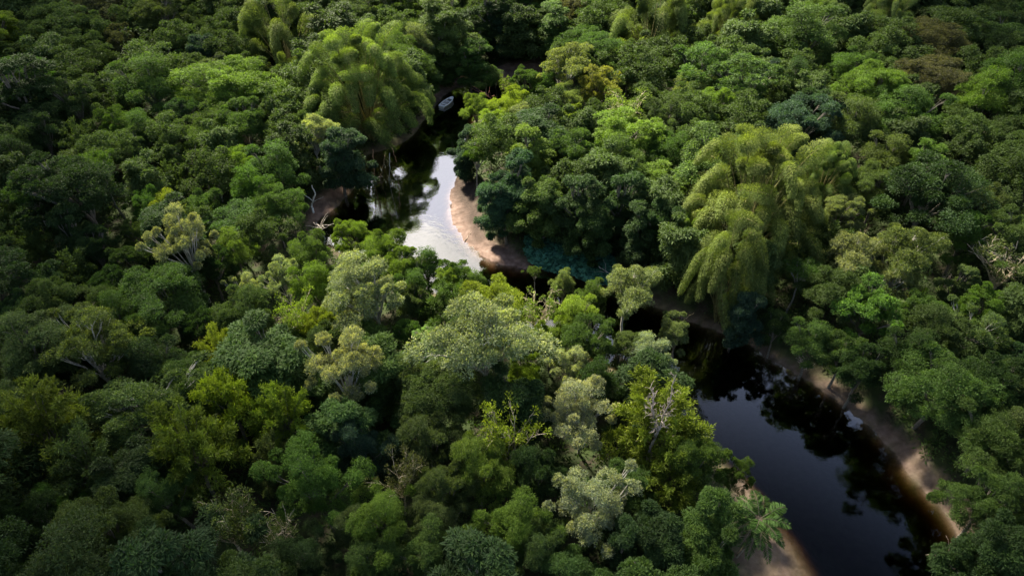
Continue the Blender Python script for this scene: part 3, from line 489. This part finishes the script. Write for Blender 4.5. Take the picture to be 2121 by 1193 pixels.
# ------------------------------------------------------------------ trees read off the photograph
HAND = '''
756 185 265 bamboo bamboo|giant yellow-green bamboo arching over the dark pool
590 80 190 bamboo bamboo|tall bamboo plumes standing at the top left behind the giant bamboo
1562 415 335 bamboo bamboo|largest bamboo clump on the right side of the river
1512 566 140 bamboo bamboo|bamboo with long hanging plumes over the right bank
1345 65 180 bamboo bamboo|bamboo clump at the top centre above the far trees
1500 70 150 bamboo bamboo|darker bamboo clump right of the top centre bamboo
1690 75 130 bamboo olive|olive bamboo between the two top right bamboo clumps
1835 50 150 bamboo bamboo|bright bamboo plumes at the top right
1700 380 150 bamboo bamboo|bamboo spilling over the right shoulder of the largest clump
1420 500 110 bamboo bamboo|low bamboo leaning towards the taro patch
375 510 118 silver@1.3 silver|lone silvery tree with a white forked trunk on the left
1000 735 215 silver@1.1 silver|wide silvery crown near the centre with a forked white trunk
705 785 150 silver@1.25 silver|silvery tree with one white trunk left of centre
770 625 150 silver silver|big silver crown directly below the pool
695 660 80 silver silver
505 605 66 silver silver|narrow tall silvery tree left of the silver dome
588 590 84 silver silver|silvery dome crown between the narrow one and the lime shrubs
1300 650 115 silver pale|dense grey-green tree standing on the inside of the river bend
1180 765 85 silver silver
1370 765 95 silver silver
1210 870 140 silver silver|grey-green leafy tree behind the silvery bottom one
1230 1085 170 silver silver|silvery drooping tree at the bottom centre
645 285 72 silver silver|grey tree left of the giant bamboo
1590 165 75 draped teal|grey-tipped vine-draped tree among the upper right trees
1540 195 52 silver brown|pinkish grey crown below the top centre bamboo
1770 540 110 silver pale|tall silvery tree with a thin white trunk on the right slope
1880 530 130 silver olive
1855 590 100 silver pale
1165 150 105 silver pale|pale brownish tree right of the far earth bank
1430 195 80 silver pale
435 355 60 silver pale
60 180 118 dome vivid|rounded green dome touching the left edge near the top
145 210 104 dome olive
200 35 160 wide brown|broad brownish crown at the top left
320 45 110 dome olive
300 185 120 dome green
405 100 66 draped teal
245 90 66 dome brown
430 155 75 draped olive
470 220 190 wide yg|broad yellow-green tree on the upper left
235 165 50 star teal|teal trumpet tree with starry leaves on the upper left
225 260 72 dome vivid
70 270 90 dome dark
285 280 80 dome green
272 320 85 dome olive
205 360 96 umbrella@1.25 vivid|flat-topped bright tree with a pale trunk on the upper left
85 370 110 draped dark
20 330 80 dome dark
430 290 84 dome green
490 345 88 dome yg
405 330 80 sparse olive
312 385 34 dome lime|small vivid lime crown on the upper left
560 360 104 dome green
520 400 90 dome vivid
360 250 80 dome dark
500 270 110 dome green
690 298 90 draped teal
600 180 80 bamboo bamboo|small drooping bamboo tuft left of the giant bamboo
905 45 115 draped olive
970 85 66 draped green
1040 45 70 draped@.85 teal
1095 50 66 draped@.8 green
1150 60 92 draped@.8 green
1075 2 110 dome green
1200 35 90 dome brown
1020 20 90 draped dark
830 20 100 dome green
730 30 90 dome olive
855 95 76 dome pale
918 125 66 draped@.65 green
882 150 60 draped@.65 green
1003 150 60 dome@.62 green|round tree leaning over the far river landing
972 95 70 dome@.75 green
1055 180 36 sparse yg|small feathery yellow-green shrub beside the far water
1095 175 66 dome green
1130 185 50 dome vivid
1235 125 120 wide green
1310 135 84 dome olive
1247 185 90 broad orange|golden-tinged crown behind the river bend
1300 240 106 sparse yg
985 222 54 dome yg
1062 218 70 dome lime
1082 262 86 dome pale
1015 265 72 dome lime
1140 275 66 dome olive
1190 260 66 dome lime
1180 215 70 dome pale
1015 295 44 dome teal
985 338 62 umbrella vivid|small flat-topped tree at the edge of the pool's right bank
960 300 56 draped teal
1100 320 96 draped yg
1200 320 96 silver green
1290 340 105 dome green
1380 330 112 wide green
1370 250 90 dome olive
1480 230 90 dome yg
1068 372 90 draped teal
1130 402 90 draped green
1200 415 100 draped dark
1048 402 80 draped teal
1285 420 100 draped dark
1355 455 90 draped dark
1100 432 56 dome teal
1245 442 80 draped dark
1320 470 80 draped dark
1650 170 80 dome dark
1690 210 84 draped dark
1728 135 50 dome green
1785 150 84 dome green
1930 110 134 wide brown
1945 190 160 wide brown|large brownish domed crown above the layered tree
1835 205 140 wide yg
1880 268 160 wide green|large layered dark tree on the upper right slope
1770 265 110 dome olive
2010 285 56 dead pale|bare grey tree near the right edge
1920 345 104 dome vivid
1840 330 90 dome olive
2050 210 110 dome yg
2080 110 110 wide dark
1990 400 90 dome olive
1830 410 120 wide olive
1750 440 80 dome pale
2010 495 90 dome vivid
2070 440 90 dome olive
55 430 120 umbrella green|dull flat-topped tree with a pale trunk at the left edge
300 440 80 dome vivid
345 445 72 dome lime
420 430 72 dome green
285 490 60 dome olive
480 525 78 dome yg
190 520 80 dome dark
265 545 84 dome dark
560 445 116 wide green|dense tree beside the earth landing left of the pool
80 570 66 draped dark
130 480 80 draped dark
210 600 80 dome dark
330 655 195 wide green|wide dome tree on the left slope
430 560 80 dome dark
640 530 84 dome green
650 600 90 dome yg
600 660 90 sparse@1.2 lime|yellow sparse tree with pale upright limbs left of centre
645 695 86 dome lime
200 650 56 dead brown|pinkish dead tree among dark trees on the left
180 720 66 draped dark
440 738 110 feather@1.2 lime|lime arching tree at the lower left
500 715 66 dome lime
400 690 84 dome dark
300 770 110 dome dark
30 660 90 dome dark
100 700 90 draped dark
830 565 84 dome yg
785 560 70 dome green
925 592 60 dome yg
1058 622 50 dome green
1228 655 60 dome green
850 600 70 dome green
735 490 74 dome yg
800 525 88 dome yg
882 552 70 dome green
862 560 56 sparse@1.2 pale|slim pale-limbed tree on the near bank of the pool
730 560 70 sparse olive
920 635 124 feather green
1010 640 120 dome lime|bright lime clumped tree just below the river bend
1110 640 92 sparse yg
1165 625 46 dome pale
1195 665 86 dome lime|bright yellow tree beside the river bend
1110 600 34 umbrella olive
930 575 64 dome green
985 595 60 dome green
890 700 66 star vivid
760 710 90 dome green
850 640 70 dome olive
840 700 70 dome green
1200 725 110 dome green
1145 715 76 dome yg
1085 790 76 dome lime
1090 720 60 dome yg
1250 800 90 dome dark
1290 730 80 dome olive
1400 730 66 dome pale
875 800 120 broad olive
900 870 190 wide olive|olive speckled broad tree left of the golden sparse tree
1545 625 76 draped teal|rounded blue-green tree at the foot of the hanging bamboo
1660 585 84 umbrella green
1820 665 124 broad vivid|vivid green clumped tree above the right bank
1940 655 90 dome green
1962 590 44 dead pale|slender pale bare trunks on the right slope
1990 590 60 draped olive
2060 645 96 dome vivid
1700 700 84 dome green
1760 730 80 dome green
1620 670 60 dome dark
1672 742 44 dead@.4 brown|small twiggy dead bush on the right bank
1800 770 100 dome dark
1900 740 100 dome dark
1960 840 190 wide green|dark broad tree on the lower right
2070 940 160 wide green
2075 1045 130 broad green
2095 1140 130 draped dark
2080 800 120 dome dark
65 880 210 feather@1.15 feather|feathery tree filling the left edge
455 825 140 feather@1.3 lime|bright feathery tree on the lower left
365 930 190 feather@1.15 feather
580 845 130 feather@1.2 lime
484 830 44 dome teal
150 990 190 feather olive
105 1075 96 dome vivid
200 1120 160 dome olive
350 1035 110 dome green
660 1040 170 dome vivid|saturated green rounded tree at the lower left
460 1095 120 sparse olive|sparse olive tree near the bottom left
565 1110 96 sparse olive
740 1120 90 dome olive
560 960 110 feather olive
760 940 110 dome teal
1060 905 122 sparse@1.3 lime|golden sparse tree with bright bare limbs in the foreground
1378 868 200 feather@1.1 lime|tall yellow-green feathery tree around the pinkish bare tree
1358 855 84 dead@1.25 pale|pinkish bare twisted tree in front of the feathery tree
1400 1000 150 feather feather
820 990 100 sparse@1.2 brown|brownish sparse tree at the bottom centre left
920 1020 110 dome olive
990 990 130 dome yg
1040 1090 140 dome yg
930 1100 110 dome olive
1110 1000 110 dome dark
1450 970 110 dome green
1525 985 56 dome green
1380 1090 130 draped dark
1480 1080 120 draped green
1130 1170 120 dome olive
860 1160 120 dome green
1300 1160 110 draped dark
1460 1180 130 draped green
640 1160 120 dome dark
40 1120 120 dome dark
300 1140 120 dome dark
'''
for ln_ in HAND.strip().splitlines():
    a, _, lab = ln_.partition('|'); px, py, wpx, kind, col = a.split(); px, py, wpx = float(px), float(py), float(wpx)
    kw = {}
    kind, _, hs_ = kind.partition('@')
    if hs_: kw['hs'] = float(hs_)
    if py > 930 and kind in ('dome', 'broad') : kind = 'near'
    if kind == 'bamboo' and wpx > 250: kw = dict(var=2)
    if 'hanging plumes' in lab: kw = dict(var=3, hs=1.15)
    if kind == 'wide' and wpx > 140: kw['hs'] = .9
    put(px, py, wpx, kind, col, lab or None, **kw)
put(1553, 1082, 122, 'palm', 'green', label='pale-fronded palm leaning out over the near beach', group='palms', bark=(.2, .17, .12))

# ------------------------------------------------------------------ trees that fill the canopy between them
fill = []
cell = np.array([(t[0], t[1], t[2]) for t in TREES])
cand = np.stack([rng.uniform(-190, 190, 30000), rng.uniform(14, 196, 30000)], 1)
VIS = [np.array(q, float) for q in (
    [(650, 470), (690, 400), (735, 365), (770, 330), (930, 300), (945, 380), (990, 440), (1000, 500), (1100, 545), (1290, 560), (1300, 612), (1285, 632), (1200, 625), (1120, 612), (1000, 585), (900, 510), (830, 500), (740, 460)],
    [(905, 200), (935, 160), (1030, 148), (1110, 135), (1110, 160), (1040, 195), (985, 225), (950, 255), (915, 245)],
    [(1370, 650), (1540, 700), (1760, 835), (2010, 1110), (2045, 1193), (2070, 1330), (1570, 1330), (1545, 1000), (1500, 900), (1450, 770), (1370, 690)])]
dR = sdf(cand, RIVER); rr_ = 3.9 + rng.uniform(-1.5, 1.9, len(cand)) + (cand[:, 1] - 60) * .006
cx_, cy_, cdp = to_px(cand[:, 0], cand[:, 1], 8); ok = (dR < -rr_ * .5) & (cx_ > -160) & (cx_ < 2281) & (cy_ < 1340) & (cdp > 5)
for pl, m_ in ((SANDBAR, 2.5), (BEACH, 2), (SOIL1, 2.5), (SOIL3, 3)): ok &= sdf(cand, pl) < -m_
q_ = np.stack([cx_, cy_], 1); w_px = rr_ * FPX / cdp
for v_ in VIS:
    ok &= sdf(q_, v_) < -w_px * .95
    for zz_ in (3, 11): a_, b_, _ = to_px(cand[:, 0], cand[:, 1], zz_); ok &= sdf(np.stack([a_, b_], 1), v_) < -w_px * .5
for (x, y), rad, px, py in zip(cand[ok], rr_[ok], cx_[ok], cy_[ok]):
    q = np.hypot(cell[:, 0] - x, cell[:, 1] - y) / (cell[:, 2] + rad)
    if q.min() < .66: continue
    cell = np.vstack([cell, (x, y, rad)]); fill.append((x, y, rad, px, py))
def fill_kind(px, py):
    r = random.random()
    if py < 140: c = [('dome', 'green'), ('dome', 'olive'), ('draped', 'dark'), ('dome', 'dark'), ('wide', 'green'), ('draped', 'green')]
    elif px < 500 or px > 1650: c = [('dome', 'green'), ('dome', 'dark'), ('draped', 'dark'), ('broad', 'green'), ('dome', 'olive'), ('umbrella', 'green'), ('dome', 'dark'), ('feather', 'olive'), ('sparse', 'olive'), ('dome', 'yg'), ('silver', 'olive')]
    else: c = [('dome', 'green'), ('dome', 'yg'), ('broad', 'green'), ('draped', 'green'), ('dome', 'olive'), ('draped', 'dark'), ('dome', 'teal')]
    return c[int(r * len(c))]
rank = sorted(range(len(fill)), key=lambda i: -fill[i][2] / to_px(fill[i][0], fill[i][1], 8)[2] * (1 if (-130 < fill[i][3] < 2251 and -60 < fill[i][4] < 1330) else .2))
N_IND = max(0, 300 - len([t for t in TREES if 'bamboo' not in t[3].name]))
rest = []
for n_, i in enumerate(rank):
    x, y, rad, px, py = fill[i]; k, c = fill_kind(px, py)
    if y < 58 and k in ('dome', 'broad', 'wide', 'umbrella'): k = 'near'
    if n_ < N_IND: place_tree(k, c, x, y, rad, px=px, py=py, hs=random.uniform(.74, 1.06))
    else: rest.append((x, y, rad, k, c))
print('trees', len(TREES), 'rest', len(rest))
# the far wood past those, one mass
def build_rest():
    V, T, Y_ = [], [], []; seg = []
    for x, y, rad, k, c in rest:
        g = np.random.default_rng(int(abs(x * 31 + y * 17))); crown, trunk, Rc, H, zc = PROTO[k][0]; me = crown; n = len(me.polygons)
        co = np.empty(len(me.vertices) * 3, np.float32); me.vertices.foreach_get('co', co); co = co.reshape(n, 4, 3)
        fr = .3 if y > 62 else .75; sel = g.random(n) < fr; co = co[sel]; ctr = co.mean(1, keepdims=True); co = ctr + (co - ctr) * (1.6 if y > 62 else 1.1)
        s = rad / Rc; a = g.random() * 6.28; ca, sa = math.cos(a), math.sin(a); z = tz(x, y)
        q = np.stack([(co[..., 0] * ca - co[..., 1] * sa) * s + x, (co[..., 0] * sa + co[..., 1] * ca) * s + y, co[..., 2] * s ** .6 + z], -1)
        V.append(q.reshape(-1, 3)); T.append(np.full(len(q), .2 + .5 * g.random()) + g.random(len(q)) * .3); Y_.append(g.random(len(q)) * .3)
    if not V: return
    v = np.concatenate(V); me = mk_mesh('far_wood', v, np.arange(len(v)), 4, LEAF, {'tint': ('FACE', np.concatenate(T)), 'young': ('FACE', np.concatenate(Y_))})
    o = link('far_wood', me); o.color = (.05, .08, .025, 1); tag(o, 'dark green mass of far trees closing the forest beyond the single crowns', 'forest', kind='stuff')
build_rest()

# ------------------------------------------------------------------ undergrowth, taro
def build_under():
    g = np.random.default_rng(5); n = 36000; p = np.stack([g.uniform(-150, 150, n), g.uniform(14, 180, n)], 1)
    px, py, dep = to_px(p[:, 0], p[:, 1], 1); ok = (px > -80) & (px < 2200) & (py < 1260) & (dep > 5); p = p[ok]
    z, d = terrain(p[:, 0], p[:, 1]); ok = (d < -.8) & (sdf(p, SANDBAR) < -.6) & (sdf(p, BEACH) < -.8)
    for q in (SOIL1, SOIL2, SOIL3): ok &= sdf(p, q) < -.4
    ok &= (dist_line(p, RIGHTBANK) > 2.2)
    p, z, d = p[ok], z[ok], d[ok]; hh = .25 + 1.0 * fbm(p[:, 0] * .25, p[:, 1] * .25, 31) * smooth(-1, -5, d)
    lv = Leaves(); c = np.stack([p[:, 0], p[:, 1], z + hh * .6], 1); tuft(lv, c, .45 + hh * .5, 14, g, .42, .17, .1, flat=.7, young=.3, tone=fbm(p[:, 0] * .1, p[:, 1] * .1, 8))
    o = link('undergrowth', lv.mesh('undergrowth')); o.color = (.042, .078, .02, 1); tag(o, 'low dark green undergrowth covering the forest floor and banks', 'undergrowth', kind='stuff')
build_under()
def build_taro():
    g = np.random.default_rng(6); poly = smooth_closed(P([(1085, 512), (1130, 508), (1200, 530), (1270, 555), (1300, 580), (1285, 604), (1220, 590), (1150, 570), (1110, 560), (1088, 540)]))
    lo, hi = poly.min(0), poly.max(0); p = g.uniform(lo, hi, (4200, 2)); s = sdf(p, poly); p = p[(s > -.3 + .5 * g.random(4200))]; z, _ = terrain(p[:, 0], p[:, 1]); z = np.maximum(z, 0)
    V, F, T, Y_ = [], [], [], []
    out = np.array([(0, -.1), (.34, -.42), (.5, -.12), (.36, .3), (0, .75), (-.36, .3), (-.5, -.12), (-.34, -.42)])
    for (x, y), zz in zip(p, z):
        a = g.random() * 6.28; s_ = .36 + .34 * g.random(); h = .3 + .5 * g.random() + .5 * float(vnoise(x * .7, y * .7, 3)); u = np.array([math.cos(a), math.sin(a), -.45 * g.random()]); v = np.array([-math.sin(a), math.cos(a), 0]); 
        q = np.array([x, y, zz + h]) + s_ * (out[:, 1:2] * u + out[:, :1] * v) + np.array([0, 0, -.12]) * np.abs(out[:, :1]) * s_
        V.append(q); T.append(g.random()); Y_.append(g.random() * .3)
    v = np.concatenate(V); me = mk_mesh('taro_plants', v, np.arange(len(v)), 8, LEAF, {'tint': ('FACE', T), 'young': ('FACE', Y_)})
    o = link('taro_plants', me); o.color = (.055, .165, .120, 1); tag(o, 'bed of blue-green heart-shaped leaves at the water edge beyond the sandbar', 'water plants', kind='stuff')
build_taro()

# ------------------------------------------------------------------ boats and fallen wood
def loft(secs):
    n, m = len(secs), len(secs[0]); v = np.array(secs).reshape(-1, 3); i = np.arange(n * m).reshape(n, m); return v, np.stack([i[:-1, :-1], i[1:, :-1], i[1:, 1:], i[:-1, 1:]], -1).reshape(-1)
def build_boat(px, py, rz, length, hullc, inc, label):
    root = bpy.data.objects.new('rowing_boat', None); COL.objects.link(root); x, y = ground_pt(px, py, .2); root.location = (x, y, 0); root.rotation_euler = (0, 0, rz)
    tag(root, label, 'boat', 'small boats moored at the landing')
    Ln = length; mh = plain('boat_paint', hullc, .35, .5, .12, 5); mi = plain('boat_inside', inc, .6, .3, .25, 6)
    def shell(w, h0, h1, th):
        secs = []
        for t in np.linspace(0, 1, 17):
            b = w * (math.sin(math.pi * min(1, .18 + t * .82)) ** .6 if t < .999 else .01); sh = h1 + .22 * t ** 2; row = []
            for s_ in np.linspace(-1, 1, 11): row.append((Ln * (t - .5) + (.12 * sh if t > .95 else 0), s_ * b, h0 + (sh - h0) * abs(s_) ** 2.6))
            secs.append(row)
        return secs
    for nm, w_, a, b, mt in (('hull', .78, -.2, .42, mh), ('inside', .70, .0, .40, mi)):
        v, f = loft(shell(w_, a, b, 0)); o = link(nm, mk_mesh(nm, v, f, 4, mt, None, True), root)
    # gunwale rim
    sg = []
    for sd in (-1, 1):
        pts = [(Ln * (t - .5), sd * .76 * (math.sin(math.pi * min(1, .18 + t * .82)) ** .6 if t < .999 else .02), .43 + .22 * t * t) for t in np.linspace(0, 1, 17)]; tube(sg, pts, np.full(17, .11), 6)
    tube(sg, [(-Ln / 2, -.56, .43), (-Ln / 2, 0, .43), (-Ln / 2, .56, .43)], [.07] * 3, 6); link('gunwale', tubes_mesh('gunwale', sg, mh), root)
    # transom, foredeck, benches
    def box(nm, x0, x1, y0, y1, z0, z1, mt):
        v = np.array([(a, b, c) for c in (z0, z1) for a, b in ((x0, y0), (x1, y0), (x1, y1), (x0, y1))], float); f = [3, 2, 1, 0, 4, 5, 6, 7, 0, 1, 5, 4, 1, 2, 6, 5, 2, 3, 7, 6, 3, 0, 4, 7]; return link(nm, mk_mesh(nm, v, f, 4, mt), root)
    box('transom', -Ln / 2 - .03, -Ln / 2 + .04, -.55, .55, -.1, .42, mh)
    box('seat', -.9, -.6, -.68, .68, .26, .31, mh); box('seat', .35, .62, -.62, .62, .28, .33, mh)
    ts = np.linspace(.76, .995, 6); dk = [[(Ln * (t - .5), s_ * .74 * math.sin(math.pi * min(1, .18 + t * .82)) ** .6, .44 + .22 * t * t + .03 * (1 - s_ * s_)) for s_ in (-1, -.5, 0, .5, 1)] for t in ts]
    v, f = loft(dk); link('foredeck', mk_mesh('foredeck', v, f, 4, mh, None, True), root)
    v = np.array([(-Ln / 2 + .05, -.5, .45), (-Ln / 2 + .5, -.6, .45), (-Ln / 2 + .5, .6, .45), (-Ln / 2 + .05, .5, .45)]); link('stern_deck', mk_mesh('stern_deck', v, [0, 1, 2, 3], 4, mh), root)
    return root
build_boat(926, 214, R(62), 4.3, (.90, .90, .90), (.50, .47, .44), 'white rowing boat floating beside the earth landing on the upper river')
build_boat(984, 193, R(112), 3.8, (.07, .08, .14), (.05, .05, .06), 'small dark blue boat under the round tree on the far water')
def pole(name, pts, r0, r1, col, label, cat, group=None, twigs=0, seed=1):
    g = np.random.default_rng(seed); sg = []; p = np.array(pts, float); t = np.linspace(0, 1, 12); c = np.stack([np.interp(t, np.linspace(0, 1, len(p)), p[:, k]) for k in range(3)], 1); c = wob(c, g, .05); tube(sg, c, np.linspace(r0, r1, 12), 7)
    for k in range(twigs):
        s_ = c[3 + k % 9]; e = s_ + (nrm(c[-1] - c[0]) * .5 + rdir(1, g)[0] * [1, 1, .5] + [0, 0, .2]) * (1.4 + g.random() * 1.6); tube(sg, wob(bez(s_, (s_ + e) / 2 + [0, 0, .2], e, 6), g, .08), np.linspace(r0 * .4, .015, 6), 4)
    ctr = c[0].copy(); 
    me = tubes_mesh(name, sg); me.transform(__import__('mathutils').Matrix.Translation(-Vector(ctr))); o = link(name, me, None, ctr); o.color = (*col, 1); tag(o, label, cat, group); return o
def G(px, py, z): x, y = ground_pt(px, py, z); return (x, y, z)
CG = 'bamboo canes leaning into the pool'
pole('bamboo_cane', [G(776, 384, -.4), G(775, 345, 4.0), G(772, 310, 7)], .09, .06, (.42, .24, .13), 'reddish bamboo cane standing in the pool, leftmost of the group', 'cane', CG, seed=2)
pole('bamboo_cane', [G(787, 372, -.4), G(793, 345, 4), G(798, 320, 7)], .07, .05, (.40, .28, .16), 'tan bamboo cane standing in the pool beside the reddish one', 'cane', CG, seed=3)
pole('bamboo_cane', [G(806, 378, -.4), G(807, 345, 4), G(807, 318, 6)], .07, .05, (.50, .46, .40), 'pale upright cane in the pool, rightmost of the long ones', 'cane', CG, seed=4)
pole('bamboo_cane', [G(821, 336, 1.5), G(816, 318, 4.5), G(812, 305, 6)], .07, .05, (.48, .28, .2), 'short pinkish cane end hanging under the giant bamboo', 'cane', CG, seed=5)
pole('fallen_log', [G(738, 381, .3), G(765, 372, .5), G(793, 366, .5)], .16, .10, (.33, .25, .18), 'brown log lying from the left bank into the pool', 'log', twigs=2, seed=6)
pole('bare_snag', [G(650, 441, 1.2), G(645, 425, 2), G(654, 402, 4), G(646, 384, 5.5)], .17, .07, (.72, .70, .66), 'white crooked dead trunk beside the earth landing', 'dead tree', twigs=3, seed=7)
pole('dead_branch', [G(1292, 588, .5), G(1262, 566, 1.6), G(1240, 552, 2.4)], .08, .03, (.55, .50, .42), 'thin pale branch fallen across the taro patch edge', 'branch', twigs=5, seed=8)
pole('dead_branch', [G(1022, 214, .2), G(1015, 204, 1.6), G(1008, 196, 3)], .10, .04, (.48, .22, .18), 'reddish dead branches sticking up from the far water', 'branch', twigs=9, seed=9)
pole('bare_snag', [G(1026, 182, -.2), G(1031, 166, 2.5), G(1034, 155, 4.5)], .10, .07, (.42, .35, .30), 'thin leaning trunk beside the far earth bank', 'dead tree', seed=10)
pole('dead_branch', [G(1412, 668, 0.3), G(1425, 656, 1), G(1437, 648, 2)], .06, .04, (.38, .30, .16), 'bamboo cane lying on the right bank under the hanging plumes', 'branch', seed=11)
pole('dead_branch', [G(1995, 1195, .4), G(1965, 1165, 1.5), G(1945, 1140, 2.5)], .07, .03, (.40, .30, .25), 'twiggy branch over the water in the bottom right corner', 'branch', twigs=6, seed=12)
pole('driftwood_stick', [G(962, 500, .12), G(972, 486, .14), G(978, 478, .2)], .06, .03, (.22, .17, .13), 'short dark driftwood stick lying on the curved sandbar', 'driftwood', twigs=3, seed=13)
pole('dead_branch', [G(655, 462, .3), G(668, 478, 3), G(662, 470, 5)], .12, .05, (.52, .46, .40), 'bare bleached branches at the left corner of the pool', 'branch', twigs=11, seed=14)
